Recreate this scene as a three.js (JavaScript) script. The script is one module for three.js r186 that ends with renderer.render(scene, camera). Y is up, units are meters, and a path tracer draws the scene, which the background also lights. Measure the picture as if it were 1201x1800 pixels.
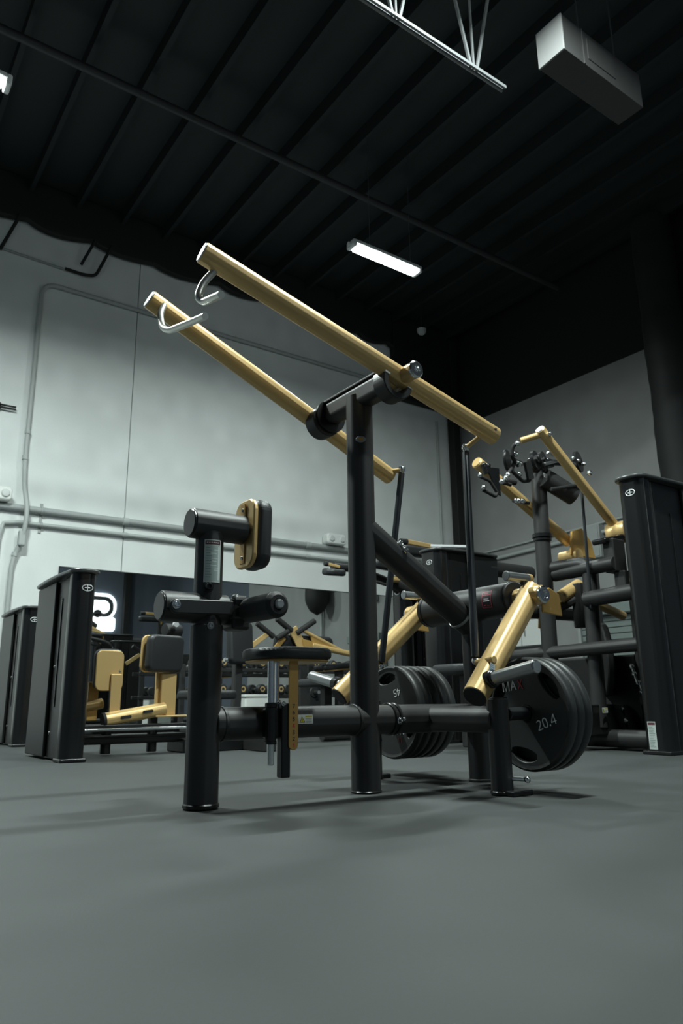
import * as THREE from 'three';
import { RoundedBoxGeometry } from 'three/addons/geometries/RoundedBoxGeometry.js';
import { mergeGeometries, toCreasedNormals } from 'three/addons/utils/BufferGeometryUtils.js';
import { RectAreaLightUniformsLib } from 'three/addons/lights/RectAreaLightUniformsLib.js';
import { TextGeometry } from 'three/addons/geometries/TextGeometry.js';
import { FontLoader } from 'three/addons/loaders/FontLoader.js';

// ---------------------------------------------------------------- camera, light, exposure
// x runs along the mirrored wall, y is up, z points away from that wall; the origin is the foot of the main post
const scene = new THREE.Scene();
scene.background = new THREE.Color(0x000000);
const camera = new THREE.PerspectiveCamera(69.39, 1201 / 1800, 0.05, 60);
const EYE = new THREE.Vector3(-1.818, 0.343, 2.415);
camera.position.copy(EYE);
camera.up.set(-0.13396, 0.96884, 0.20835);
camera.lookAt(EYE.clone().add(new THREE.Vector3(0.56127, 0.24744, -0.78978)));
camera.focus = 3.0; camera.userData.fStop = 5.6;
const renderer = new THREE.WebGLRenderer({ antialias: true });
renderer.toneMapping = THREE.LinearToneMapping;
renderer.toneMappingExposure = 3.0;
renderer.shadowMap.enabled = true;
RectAreaLightUniformsLib.init();
const STRIP_NITS = 95, STRIP_TINT = 0xf1fffb;
const STRIPS = [            // x centre, z, label, strength, height
  [3.09, -3.54, 'white LED strip light hanging on two wires below the dark ceiling', 0.9],
  [-1.63, -3.06, 'white LED strip light at the upper left edge of the photo, mostly cut off', 3.3, 5.1],
  [1.0, 0.6, 'white LED strip light straight above the pulldown machine in the middle', 3.0],
  [1.9, 4.6, 'white LED strip light overhead behind the camera, to its right', 0.8],  // added out-of-view fill that lifts the dark front faces
];

// ---------------------------------------------------------------- helpers
const thin = await new FontLoader().loadAsync('fonts/droid/droid_sans_regular.typeface.json');
const font = await new FontLoader().loadAsync('fonts/droid/droid_sans_bold.typeface.json');
const V = (x, y, z) => new THREE.Vector3(x, y, z);
let seed = 7; const rnd = () => (seed = (seed * 16807) % 2147483647) / 2147483647;
const used = {};
function numbered(n) { if (!(n in used)) { used[n] = 0; return n; } used[n]++; return n + '_' + String(used[n]).padStart(3, '0'); }
function norm(g) {
  const h = g.index ? g.toNonIndexed() : g.clone();
  for (const k of Object.keys(h.attributes)) if (!['position', 'normal', 'uv'].includes(k)) h.deleteAttribute(k);
  if (!h.attributes.uv) h.setAttribute('uv', new THREE.BufferAttribute(new Float32Array(h.attributes.position.count * 2), 2));
  h.clearGroups();
  return h;
}
const join = gs => Array.isArray(gs) ? mergeGeometries(gs.map(norm)) : norm(gs);
function thing(name, label, category, p = [0, 0, 0], group) {
  const o = new THREE.Group(); o.name = numbered(name); o.position.set(...p); scene.add(o);
  o.userData = { label, category }; if (group) o.userData.group = group;
  return o;
}
// a part, shaped in the coordinates of the place; offset back to its parent's base
function part(name, geos, mat, parent, label) {
  const g = join(geos);
  parent.updateWorldMatrix(true, false);
  const w = V().setFromMatrixPosition(parent.matrixWorld);
  g.translate(-w.x, -w.y, -w.z);
  const m = new THREE.Mesh(g, mat); m.name = name; parent.add(m);
  if (label) m.userData.label = label;
  return m;
}
function single(name, geos, mat, label, category, group) {
  const g = join(geos); g.computeBoundingBox(); const b = g.boundingBox;
  const c = V((b.min.x + b.max.x) / 2, b.min.y, (b.min.z + b.max.z) / 2); g.translate(-c.x, -c.y, -c.z);
  const m = new THREE.Mesh(g, mat); m.name = numbered(name); m.position.copy(c); scene.add(m);
  m.userData = { label, category }; if (group) m.userData.group = group;
  return m;
}
function struct(name, geos, mat, parent) {
  const m = new THREE.Mesh(join(geos), mat); m.name = name; (parent || scene).add(m);
  if (!parent) m.userData.kind = 'structure';
  return m;
}
const A = a => V(a[0], a[1], a[2]);
// round bar from p to q with chamfered ends
function cyl(p, q, r, seg = 32, ch = 0.003, r2 = r) {
  p = A(p); q = A(q); const L = p.distanceTo(q), c = Math.min(ch, r * 0.4, L * 0.3), c2 = Math.min(ch, r2 * 0.4, L * 0.3);
  const pts = [[0, 0], [r - c, 0], [r, c], [r2, L - c2], [r2 - c2, L], [0, L]].map(a => new THREE.Vector2(a[0], a[1]));
  let g = toCreasedNormals(new THREE.LatheGeometry(pts, seg), 0.6);
  g.applyQuaternion(new THREE.Quaternion().setFromUnitVectors(V(0, 1, 0), q.clone().sub(p).normalize()));
  g.translate(p.x, p.y, p.z); return g;
}
// lathe about axis p->dir, profile [radius, along]
function turn(p, dir, prof, seg = 40) {
  let g = toCreasedNormals(new THREE.LatheGeometry(prof.map(a => new THREE.Vector2(a[0], a[1])), seg), 0.6);
  g.applyQuaternion(new THREE.Quaternion().setFromUnitVectors(V(0, 1, 0), A(dir).normalize()));
  g.translate(...p); return g;
}
const ring = (p, dir, ro, ri, w, seg = 36) => turn(p, dir, [[ri, -w / 2], [ro - .002, -w / 2], [ro, -w / 2 + .002], [ro, w / 2 - .002], [ro - .002, w / 2], [ri, w / 2], [ri, -w / 2]], seg);
const ball = (p, r, seg = 18) => { const g = new THREE.SphereGeometry(r, seg, seg * .7 | 0); g.translate(...p); return g; };
function bx(c, s, r = 0.004, ry = 0, rz = 0, rx = 0) {
  const g = new RoundedBoxGeometry(s[0], s[1], s[2], 2, Math.min(r, ...s.map(v => v * .45)));
  if (rx) g.rotateX(rx); if (rz) g.rotateZ(rz); if (ry) g.rotateY(ry);
  g.translate(...c); return g;
}
// box bar between two points, w along the horizontal side, h the other way
function bar(p, q, w, h, r = 0.003) {
  p = A(p); q = A(q); const d = q.clone().sub(p), L = d.length(); d.normalize();
  const side = Math.abs(d.y) > .98 ? V(1, 0, 0).cross(d).normalize() : d.clone().cross(V(0, 1, 0)).normalize(), up = side.clone().cross(d).normalize();
  const g = new RoundedBoxGeometry(L, h, w, 1, Math.min(r, w * .4, h * .4));
  g.applyMatrix4(new THREE.Matrix4().makeBasis(d, up, d.clone().cross(up)).setPosition(p.add(q).multiplyScalar(.5))); return g;
}
// bent round pipe through points with filleted corners
function pipe(pts, r, bend = 0.05, rs = 14) {
  const P = pts.map(A), path = new THREE.CurvePath(); let cur = P[0];
  for (let i = 1; i < P.length - 1; i++) {
    const a = P[i].clone().sub(P[i - 1]), b = P[i + 1].clone().sub(P[i]);
    const t = Math.min(bend, a.length() * .48, b.length() * .48); a.normalize(); b.normalize();
    const s = P[i].clone().addScaledVector(a, -t), e = P[i].clone().addScaledVector(b, t);
    if (cur.distanceTo(s) > 1e-4) path.add(new THREE.LineCurve3(cur, s));
    path.add(new THREE.QuadraticBezierCurve3(s, P[i], e)); cur = e;
  }
  path.add(new THREE.LineCurve3(cur, P[P.length - 1]));
  const n = Math.min(160, 16 * P.length + 8);
  const g = new THREE.TubeGeometry(path, n, r, rs, false);
  const cap = (c, d) => { const k = new THREE.CircleGeometry(r, rs); k.applyQuaternion(new THREE.Quaternion().setFromUnitVectors(V(0, 0, 1), d.normalize())); k.translate(c.x, c.y, c.z); return k; };
  return mergeGeometries([norm(g), norm(cap(P[0], P[0].clone().sub(P[1]))), norm(cap(P[P.length - 1], P[P.length - 1].clone().sub(P[P.length - 2])))]);
}
function rrect(w, h, r) {
  const s = new THREE.Shape(), x = -w / 2, y = -h / 2; r = Math.min(r, w / 2 - 1e-4, h / 2 - 1e-4);
  s.moveTo(x + r, y); s.lineTo(x + w - r, y); s.absarc(x + w - r, y + r, r, -Math.PI / 2, 0); s.lineTo(x + w, y + h - r); s.absarc(x + w - r, y + h - r, r, 0, Math.PI / 2);
  s.lineTo(x + r, y + h); s.absarc(x + r, y + h - r, r, Math.PI / 2, Math.PI); s.lineTo(x, y + r); s.absarc(x + r, y + r, r, Math.PI, Math.PI * 1.5); return s;
}
function poly(pts) { const s = new THREE.Shape(); pts.forEach((p, i) => i ? s.lineTo(p[0], p[1]) : s.moveTo(p[0], p[1])); s.closePath(); return s; }
// flat shape with thickness t, lying in the plane (ex, ey) through c, centred on its thickness
function slab(shape, c, ex, ey, t, bev = 0.003, seg = 14) {
  bev = Math.min(bev, t * .45);
  const g = new THREE.ExtrudeGeometry(shape, { depth: t - 2 * bev, bevelEnabled: bev > 0, bevelSize: bev, bevelOffset: -bev, bevelThickness: bev, bevelSegments: bev > .008 ? 5 : 1, curveSegments: seg });
  g.translate(0, 0, -(t - 2 * bev) / 2);
  const X = A(ex).normalize(), Y = A(ey).normalize(), Z = X.clone().cross(Y).normalize();
  g.applyMatrix4(new THREE.Matrix4().makeBasis(X, Y, Z).setPosition(A(c))); return toCreasedNormals(g, 0.7);
}
function text(str, size, c, ex, ey, depth = 0.0012, face = font) {
  const g = new TextGeometry(str, { font: face, size, depth, curveSegments: 4, bevelEnabled: false });
  g.computeBoundingBox(); const b = g.boundingBox; g.translate(-(b.min.x + b.max.x) / 2, -(b.min.y + b.max.y) / 2, 0);
  const X = A(ex).normalize(), Y = A(ey).normalize(), Z = X.clone().cross(Y).normalize();
  g.applyMatrix4(new THREE.Matrix4().makeBasis(X, Y, Z).setPosition(A(c))); return g;
}
const bolt = (p, dir, r = .011, h = .012) => [turn(p, dir, [[0, 0], [r, 0], [r, h * .7], [r * .8, h], [r * .5, h], [r * .42, h * .5], [0, h * .5]], 20), ring(p, dir, r * 1.45, 0.001, .004, 20)];

// ---------------------------------------------------------------- materials
function noiseMap(n, lo, hi, cell, rough) {
  const d = new Uint8Array(n * n * 4), N = n / cell | 0, grid = Array.from({ length: N * N }, rnd);
  for (let y = 0; y < n; y++) for (let x = 0; x < n; x++) {
    const fx = x / cell, fy = y / cell, ix = fx | 0, iy = fy | 0, u = fx - ix, v = fy - iy;
    const g = (a, b) => grid[(b % N) * N + a % N], s = t => t * t * (3 - 2 * t);
    const c = (g(ix, iy) * (1 - s(u)) + g(ix + 1, iy) * s(u)) * (1 - s(v)) + (g(ix, iy + 1) * (1 - s(u)) + g(ix + 1, iy + 1) * s(u)) * s(v);
    const k = lo + (hi - lo) * (c * (1 - rough) + rnd() * rough), i = (y * n + x) * 4;
    d[i] = d[i + 1] = d[i + 2] = Math.min(255, k * 255); d[i + 3] = 255;
  }
  const t = new THREE.DataTexture(d, n, n); t.wrapS = t.wrapT = THREE.RepeatWrapping; t.magFilter = THREE.LinearFilter; t.minFilter = THREE.LinearMipmapLinearFilter; t.generateMipmaps = true; t.needsUpdate = true; return t;
}
const std = o => new THREE.MeshStandardMaterial(o);
const lin = (r, g, b) => new THREE.Color().setRGB(r, g, b);
const fine = noiseMap(512, 0.3, 0.7, 4, 0.6), blot = noiseMap(512, 0.93, 1.0, 64, 0.35);
const fineRep = (k) => { const t = fine.clone(); t.repeat.set(k, k); t.needsUpdate = true; return t; };
const blotRep = (k) => { const t = blot.clone(); t.repeat.set(k, k); t.colorSpace = THREE.SRGBColorSpace; t.needsUpdate = true; return t; };
const M = {
  black: std({ color: lin(.026, .0265, .0265), roughness: .48, metalness: .1 }),
  blackSatin: std({ color: lin(.010, .0105, .011), roughness: .3, metalness: .1 }),
  blackMatt: std({ color: lin(.012, .013, .013), roughness: .7 }),
  panel: std({ color: lin(.011, .0115, .012), roughness: .22, metalness: .1 }),
  shield: std({ color: lin(.009, .010, .010), roughness: .42 }),
  towerCap: std({ color: lin(.10, .105, .105), roughness: .35, metalness: .5 }),
  acrylic: std({ color: lin(.006, .0065, .007), roughness: .38 }),
  gold: std({ color: lin(.66, .45, .19), roughness: .36, metalness: .3 }),
  goldDeep: std({ color: lin(.52, .31, .09), roughness: .4, metalness: .3 }),
  chrome: std({ color: lin(.78, .80, .80), roughness: .16, metalness: 1 }),
  steel: std({ color: lin(.42, .43, .43), roughness: .36, metalness: .95 }),
  handle: std({ color: lin(.62, .62, .58), roughness: .38, metalness: .75 }),
  cap: std({ color: lin(.75, .77, .78), roughness: .35, metalness: .5 }),
  rod: std({ color: lin(.06, .065, .07), roughness: .3, metalness: .7 }),
  vinyl: std({ color: lin(.021, .023, .024), roughness: .5, bumpMap: fineRep(6), bumpScale: .0003 }),
  foam: std({ color: lin(.012, .0125, .013), roughness: .62 }),
  rubber: std({ color: lin(.026, .029, .029), roughness: .46 }),
  gripRubber: std({ color: lin(.012, .012, .012), roughness: .75 }),
  white: std({ color: lin(.62, .64, .62), roughness: .5 }),
  print: std({ color: lin(.92, .94, .92), roughness: .7 }),
  red: std({ color: lin(.5, .03, .03), roughness: .5 }),
  ink: std({ color: lin(.02, .012, .01), roughness: .6 }),
  conduit: std({ color: lin(.42, .445, .435), roughness: .5 }),
  pipeGrey: std({ color: lin(.34, .36, .355), roughness: .5 }),
  deck: std({ color: lin(.014, .020, .021), roughness: .7 }),
  joist: std({ color: lin(.011, .0155, .0165), roughness: .75 }),
  trussPaint: std({ color: lin(.22, .23, .235), roughness: .5 }),
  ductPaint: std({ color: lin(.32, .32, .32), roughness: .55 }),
  ductShade: std({ color: lin(.06, .06, .06), roughness: .6 }),  // duct grey darkened: shade of the unlit sides put into the colour
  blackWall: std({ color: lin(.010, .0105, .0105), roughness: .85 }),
  navy: std({ color: lin(.11, .13, .165), roughness: .8 }),
  floor: std({ color: lin(.039, .0445, .0435), roughness: .64, map: blotRep(1), bumpMap: fineRep(3), bumpScale: .0006 }),
  wall: std({ color: lin(.80, .83, .815), roughness: .85, map: blotRep(.6), bumpMap: fineRep(2), bumpScale: .0008 }),
  endWallDimmed: std({ color: lin(.33, .335, .33), roughness: .85, map: blotRep(.6), bumpMap: fineRep(2), bumpScale: .0008 }),  // wall grey darkened to stand in for the weaker light at this end
  mirror: std({ color: lin(.80, .83, .81), roughness: .015, metalness: 1 }),
  lampBody: std({ color: lin(.7, .72, .72), roughness: .4 }),
  lampGlow: std({ color: lin(.9, .9, .9), emissive: new THREE.Color(STRIP_TINT), emissiveIntensity: 14, roughness: .6 }),
  signGlow: std({ color: lin(.9, .9, .9), emissive: new THREE.Color(0xe8fbff), emissiveIntensity: 1.1, roughness: .6 }),
  plastic: std({ color: lin(.78, .80, .77), roughness: .45 }),
  shutter: std({ color: lin(.22, .26, .25), roughness: .55, metalness: .2 }),
};
function sticker(w, h, draw) {
  const c = document.createElement('canvas'); c.width = w; c.height = h; draw(c.getContext('2d'), w, h);
  const t = new THREE.CanvasTexture(c); t.colorSpace = THREE.SRGBColorSpace; t.magFilter = THREE.LinearFilter; return std({ map: t, roughness: .45 });
}
const S = {
  chart: sticker(160, 352, (g, w, h) => {
    g.fillStyle = '#b9c4c0'; g.fillRect(0, 0, w, h); g.fillStyle = '#4a2f33'; g.fillRect(8, 8, w - 16, 34); g.fillStyle = '#a3b3ae'; g.fillRect(8, 50, w - 16, h - 60);
    g.fillStyle = '#d9e0dd'; [[90, 84], [60, 112], [66, 154], [58, 176], [58, 210], [88, 232], [90, 250]].forEach(a => g.fillRect(a[0], a[1], 58, 5)); g.fillRect(130, 60, 16, h - 80);
    g.fillStyle = '#6f817d'; for (let i = 0; i < 12; i++) g.fillRect(16, 66 + i * 22, 34 + (i * 13) % 22, 4);
    g.fillStyle = '#c8b9bd'; for (let i = 0; i < 6; i++) g.fillRect(20 + i * 20, 20, 13, 9);
  }),
  warn: sticker(256, 160, (g, w, h) => {
    g.fillStyle = '#c9cdc6'; g.fillRect(0, 0, w, h); g.fillStyle = '#3a3c14'; g.beginPath(); g.moveTo(68, 30); g.lineTo(116, 138); g.lineTo(20, 138); g.closePath(); g.fill();
    g.fillStyle = '#d8c81e'; g.beginPath(); g.moveTo(68, 52); g.lineTo(102, 128); g.lineTo(34, 128); g.closePath(); g.fill(); g.fillStyle = '#20200c'; g.fillRect(63, 76, 10, 28); g.fillRect(63, 110, 10, 9);
    g.fillStyle = '#d9c83a'; g.fillRect(126, 16, 116, 38); g.fillStyle = '#2a2c20'; g.font = 'bold 25px sans-serif'; g.fillText('WARNING', 128, 44);
    g.fillStyle = '#666c64'; g.fillRect(128, 72, 108, 7); g.fillRect(128, 90, 96, 7); g.fillRect(128, 114, 100, 7); g.fillRect(128, 132, 80, 7);
  }),
  redTag: sticker(128, 256, (g, w, h) => {
    g.fillStyle = '#16090c'; g.fillRect(0, 0, w, h); g.strokeStyle = '#b8334a'; g.lineWidth = 6; g.strokeRect(6, 6, w - 12, 52); g.strokeRect(6, 66, w - 12, h - 74);
    g.fillStyle = '#d8d4d4'; g.font = 'bold 30px sans-serif'; g.fillText('MAX', 30, 132); g.fillRect(24, 142, 80, 16); g.fillStyle = '#b8334a'; g.font = 'bold 22px sans-serif'; g.fillText('MAX', 36, 42); g.fillText('kg', 70, 226); g.fillRect(24, 206, 30, 12);
  }),
  silver: sticker(96, 128, (g, w, h) => { g.fillStyle = '#aebcc6'; g.fillRect(0, 0, w, h); g.fillStyle = '#5f7180'; for (let i = 0; i < 5; i++) g.fillRect(12, 18 + i * 22, 50 + (i * 17) % 24, 7); }),
  spec: sticker(96, 220, (g, w, h) => { g.fillStyle = '#b9c2be'; g.fillRect(0, 0, w, h); g.fillStyle = '#5b2b36'; g.fillRect(6, 8, w - 12, 20); g.fillStyle = '#77837f'; for (let i = 0; i < 13; i++) g.fillRect(12, 42 + i * 13, 46 + (i * 19) % 26, 5); }),
  emblem: sticker(160, 96, (g, w, h) => { g.fillStyle = '#2a2220'; g.fillRect(0, 0, w, h); g.strokeStyle = '#e8e4de'; g.lineWidth = 9; g.beginPath(); g.ellipse(80, 48, 66, 36, 0, 0, 7); g.stroke(); g.fillStyle = '#8a7a70'; g.fillRect(52, 26, 56, 44); g.fillStyle = '#e8e4de'; g.fillRect(76, 14, 9, 68); g.fillRect(20, 44, 26, 8); g.fillRect(114, 44, 26, 8); }),
};
// sticker wrapped on a vertical round tube (centre x,z), facing angle a (0 = +z, PI/2 = +x)
function wrapV(x, z, r, y0, y1, a, w) { const t = w / r; const g = new THREE.CylinderGeometry(r + .0012, r + .0012, y1 - y0, 10, 1, true, a - t / 2, t); g.translate(x, (y0 + y1) / 2, z); return g; }

// ================================================================ the room
const X0 = -5.5, X1 = 7.6, ZW = -7, Z1 = 6.6, CEIL = 7.15;
function uvBox(c, s) { // box with uv in metres
  const g = new THREE.BoxGeometry(...s).toNonIndexed(), p = g.attributes.position, n = g.attributes.normal, u = g.attributes.uv;
  g.translate(...c);
  for (let i = 0; i < p.count; i++) { const ax = Math.abs(n.getX(i)), ay = Math.abs(n.getY(i)); u.setXY(i, ax > .5 ? p.getZ(i) : p.getX(i), ay > .5 ? p.getZ(i) : p.getY(i)); }
  return g;
}
struct('floor', uvBox([1.05, -.1, -.2], [13.7, .2, 14.2]), M.floor);
// tilt-up concrete panels of the mirrored wall, with open joints
const wl = new THREE.Group(); wl.name = 'wall_left'; wl.userData.kind = 'structure'; scene.add(wl);
{
  const cuts = [X0, 1.345, 7.6]; const J = .012;
  for (let i = 0; i < 2; i++) struct(i ? 'wall_panel_001' : 'wall_panel', uvBox([(cuts[i] + cuts[i + 1]) / 2, CEIL / 2, ZW - .1], [cuts[i + 1] - cuts[i] - J, CEIL, .2]), M.wall, wl);
  struct('joint_backing', uvBox([1.345, CEIL / 2, ZW - .12], [.06, CEIL, .16]), M.blackMatt, wl);
}
const wr = new THREE.Group(); wr.name = 'wall_right'; wr.userData.kind = 'structure'; scene.add(wr);
struct('dimmed_painted_wall', uvBox([X1 + .1, 2.65, (ZW + 1.2) / 2], [.2, 5.3, 1.2 - ZW]), M.endWallDimmed, wr);  // its grey carries the dimmer light of this end
struct('black_upper_wall', uvBox([X1 + .085, (5.3 + CEIL) / 2, (ZW + Z1) / 2], [.23, CEIL - 5.3, Z1 - ZW]), M.blackWall, wr);
struct('navy_wall', uvBox([X1 + .1, 2.65, (1.2 + Z1) / 2], [.2, 5.3, Z1 - 1.2]), M.navy, wr);
struct('wall_rear', uvBox([1.05, CEIL / 2, Z1 + .1], [13.5, CEIL, .2]), M.navy);
struct('wall_far', uvBox([X0 - .1, CEIL / 2, (ZW + Z1) / 2], [.2, CEIL, Z1 - ZW + .4]), M.navy);
// metal deck ceiling with joists
const ceil = new THREE.Group(); ceil.name = 'ceiling'; ceil.userData.kind = 'structure'; scene.add(ceil);
struct('deck', uvBox([1.05, CEIL + .1, -.2], [13.7, .2, 14.2]), M.deck, ceil);
{
  const g = new THREE.BoxGeometry(.055, .2, Z1 - ZW); let k = 0;
  for (let x = X0 + .3; x < X1; x += .62) { const m = new THREE.Mesh(g, M.joist); m.name = k ? 'joist_' + String(k).padStart(3, '0') : 'joist'; m.position.set(x, CEIL - .1, (ZW + Z1) / 2); ceil.add(m); k++; }
}
// black insulation sagging over the top of the wall in scallops
{
  const s = new THREE.Shape(); s.moveTo(X0, CEIL);
  let x = X0; s.lineTo(X0, 6.5);
  while (x < 5.9) { const w = .62 + .5 * rnd(), d = .1 + .1 * rnd(), e = Math.min(5.95, x + w); const y0 = 6.5 + .06 * rnd(); s.quadraticCurveTo(x + w * .35, 6.52 - d, e, y0); x = e; }
  s.lineTo(5.95, CEIL);
  single('roof_insulation', slab(s, [0, 0, ZW + .09], [1, 0, 0], [0, 1, 0], .1, .03, 8), M.blackMatt, 'black sagging insulation with a scalloped edge along the top of the grey wall', 'insulation');
}
single('roof_curtain', bx([6.77, 6.32, ZW + .08], [1.62, 1.64, .12], .02), M.blackWall, 'black cladding over the top corner of the grey wall beside the black corner column', 'cladding');
// mirror
{
  const t = thing('wall_mirror', 'long frameless gym mirror on the grey wall below the pipes', 'mirror', [3.9, 0, ZW]);
  part('mirror_glass', bx([3.9, 1.04, ZW + .008], [6.66, 1.9, .012], .001), M.mirror, t);
  part('edge_trim', [bx([3.9, 1.995, ZW + .008], [6.68, .014, .016], .002), bx([3.9, .083, ZW + .008], [6.68, .014, .016], .002), bx([.565, 1.04, ZW + .008], [.012, 1.92, .016], .002)], M.blackMatt, t);
}

// ================================================================ wall services
{
  const z = ZW + .05;
  const t = thing('wall_pipe', 'thick grey pipe running level along the wall above a thinner one', 'pipe', [0, 2.66, z]);
  part('pipe_run', cyl([-.36, 2.665, z], [7.2, 2.665, z], .042, 20), M.pipeGrey, t);
  for (const x of [1.345, 4.2, 6.3]) part('coupling', cyl([x - .04, 2.665, z], [x + .04, 2.665, z], .05, 20), M.conduit, t);
  const u = thing('wall_pipe', 'thin grey pipe just below the thick one, bending down at its left end', 'pipe', [0, 2.49, z]);
  part('pipe_run', pipe([[-.17, .02, z], [-.17, 2.487, z], [7.2, 2.487, z]], .024, .13), M.conduit, u);
  for (const x of [1.345, 4.2]) part('coupling', cyl([x - .035, 2.487, z], [x + .035, 2.487, z], .03, 18), M.conduit, u);
  const c = thing('pipe_strap', 'grey channel strap holding both level pipes near the upright conduit', 'bracket', [.29, 2.4, z]);
  part('channel', bx([.29, 2.575, ZW + .006], [.035, .38, .012]), M.pipeGrey, c);
  part('clamp', [ring([.29, 2.665, z], [1, 0, 0], .052, .043, .03), ring([.29, 2.487, z], [1, 0, 0], .034, .025, .03)], M.pipeGrey, c);
  const v = thing('wall_conduit', 'grey conduit rising up the wall and turning right near the ceiling', 'conduit', [.03, 0, z]);
  part('conduit_run', pipe([[.0, .02, z], [.0, 1.95, z], [.03, 2.1, z], [.085, 2.3, z + .07], [.1, 2.55, z + .1], [.085, 2.75, z + .07], [.06, 2.92, z], [.034, 3.3, z], [.034, 5.75, z], [6.0, 5.755, z]], .028, .2), M.conduit, v);
  part('fitting', [bx([.075, 2.28, z + .05], [.085, .19, .09], .02), cyl([.02, 2.06, z], [.028, 2.11, z], .036), cyl([.034, 3.28, z], [.034, 3.34, z], .036), cyl([.036, 3.62, z], [.036, 3.66, z], .036)], M.conduit, v);
  for (const [x, lab] of [[4.655, 'white twin-lamp emergency light on the wall behind the main post'], [-.27, 'white emergency light on the wall at the left edge of the photo']]) {
    const e = thing('emergency_light', lab, 'emergency light', [x, 2.7, ZW]);
    const s = rrect(.36, .17, .05);
    part('housing', slab(s, [x, 2.79, ZW + .1], [1, 0, 0], [0, 1, 0], .17, .03), M.plastic, e);
    part('mount', bx([x, 2.72, ZW + .012], [.28, .05, .024], .006), M.pipeGrey, e);
    for (const k of [-1, 1]) part('lamp', turn([x + k * .1, 2.79, ZW + .185], [0, 0, 1], [[0, .002], [.045, 0], [.05, .008], [.04, .02], [0, .025]], 20), M.white, e);
  }
  const k = thing('roof_conduit', 'black conduit with a bend dropping out of the dark roof', 'conduit', [.6, 6.04, z]);
  part('conduit_run', pipe([[.871, 6.55, z + .1], [.75, 6.2, z + .06], [.70, 6.06, z + .03], [.55, 6.04, z], [.3, 6.045, z]], .022, .06), M.blackMatt, k);
  single('roof_conduit', pipe([[.64, 6.55, z + .1], [.5, 6.17, z + .02]], .02), M.blackMatt, 'short black stub conduit just left of the bent one', 'conduit');
  single('roof_conduit', pipe([[-.34, 6.55, z + .12], [-.52, 6.02, z + .02]], .022), M.blackMatt, 'black conduit stub under the roof in the far left corner of the photo', 'conduit');
  single('wall_conduit', pipe([[-2.5, 6.13, z - .02], [.28, 6.045, z - .02]], .015), M.pipeGrey, 'faint grey conduit near the top of the wall, left of the black bend', 'conduit');
  const f = thing('wall_bracket', 'small dark twin-bar bracket on the wall at the left edge', 'bracket', [-.25, 3.9, ZW]);
  part('bar', bx([-.26, 3.935, ZW + .06], [.26, .016, .03]), M.blackMatt, f); part('bar', bx([-.26, 3.905, ZW + .06], [.26, .016, .03]), M.blackMatt, f); part('mount', bx([-.33, 3.92, ZW + .025], [.05, .09, .05]), M.blackMatt, f);
  // corner column + thin conduits
  single('corner_column', bx([7.36, CEIL / 2 - .1, ZW + .12], [.16, CEIL - .2, .16], .01), M.blackMatt, 'black square column in the far corner of the room', 'column');
  single('wall_conduit', pipe([[7.02, .02, z - .02], [7.02, 5.3, z - .02]], .022), M.conduit, 'thin grey conduit standing left of the black corner column', 'conduit');
  // right wall
  const q = thing('wall_pipe', 'grey pipe along the end wall at head height', 'pipe', [X1 - .05, 2.66, -5]);
  part('pipe_run', cyl([X1 - .05, 2.66, -6.8], [X1 - .05, 2.78, -2.2], .03, 18), M.conduit, q);
  const q2 = thing('wall_pipe', 'thin grey pipe above the other on the end wall', 'pipe', [X1 - .04, 2.82, -5]);
  part('pipe_run', cyl([X1 - .04, 2.81, -6.8], [X1 - .04, 2.92, -2.2], .014, 14), M.conduit, q2);
  const b = thing('electrical_box', 'grey electrical box on the end wall beside the golden hub', 'electrical box', [X1, 2.35, -4.2]);
  part('enclosure', bx([X1 - .07, 2.6, -4.25], [.13, .5, .34], .01), M.pipeGrey, b); part('door', bx([X1 - .14, 2.6, -4.25], [.012, .46, .3], .004), M.pipeGrey, b); part('latch', bx([X1 - .15, 2.6, -4.12], [.015, .05, .02], .003), M.steel, b);
  const d = thing('roller_shutter', 'grey slatted roller shutter low on the end wall', 'shutter', [X1, 0, -4.15]);
  for (let i = 0; i < 17; i++) part(i ? 'slat_' + String(i).padStart(3, '0') : 'slat', bx([X1 - .045, .045 + i * .088, -4.1], [.03, .082, 1.0], .012), M.shutter, d);
  part('shutter_box', bx([X1 - .1, 1.58, -4.1], [.2, .16, 1.1], .02), M.shutter, d);
  for (const s of [-1, 1]) part('guide_rail', bx([X1 - .05, .77, -4.1 + s * .53], [.07, 1.52, .05], .004), M.pipeGrey, d);
  const pnl = thing('wall_cabinet', 'pale grey flat cabinet on the end wall behind the near golden lever', 'cabinet', [X1, 1.2, -5.7]);
  for (let i = 0; i < 2; i++) { const dd = part('door', bx([X1 - .12, 1.36, -5.5 - i * .42], [.03, .4, .4], .006), M.plastic, pnl); part('handle', bx([X1 - .145, 1.36, -5.62 - i * .17], [.02, .1, .015], .004), M.steel, dd); }
  part('carcass', bx([X1 - .06, 1.36, -5.71], [.1, .42, .86], .004), M.pipeGrey, pnl);
}
// wrapped black duct hanging in front of the end wall, with a light pipe beside it
{
  const prof = []; for (let i = 0; i <= 60; i++) { const y = 2.2 + i * .08; prof.push([.27 * Math.sqrt(Math.min(1, (i + .15) / 4)) + .004 * Math.sin(i * 1.3) + .006 * Math.sin(i * .37 + 1), y]); }
  prof[0][0] = 0.02; prof.push([0, prof[60][1]]); prof.unshift([0, 2.18]);
  single('hanging_duct', turn([7.28, 0, -2.6], [0, 1, 0], prof, 28), M.blackMatt, 'thick black wrapped duct hanging from the ceiling above the tall right-hand tower', 'duct');
  single('wall_conduit', pipe([[7.54, 1.2, -2.38], [7.54, 4.4, -2.42]], .028), M.conduit, 'pale upright pipe just right of the hanging black duct', 'pipe');
}

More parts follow.
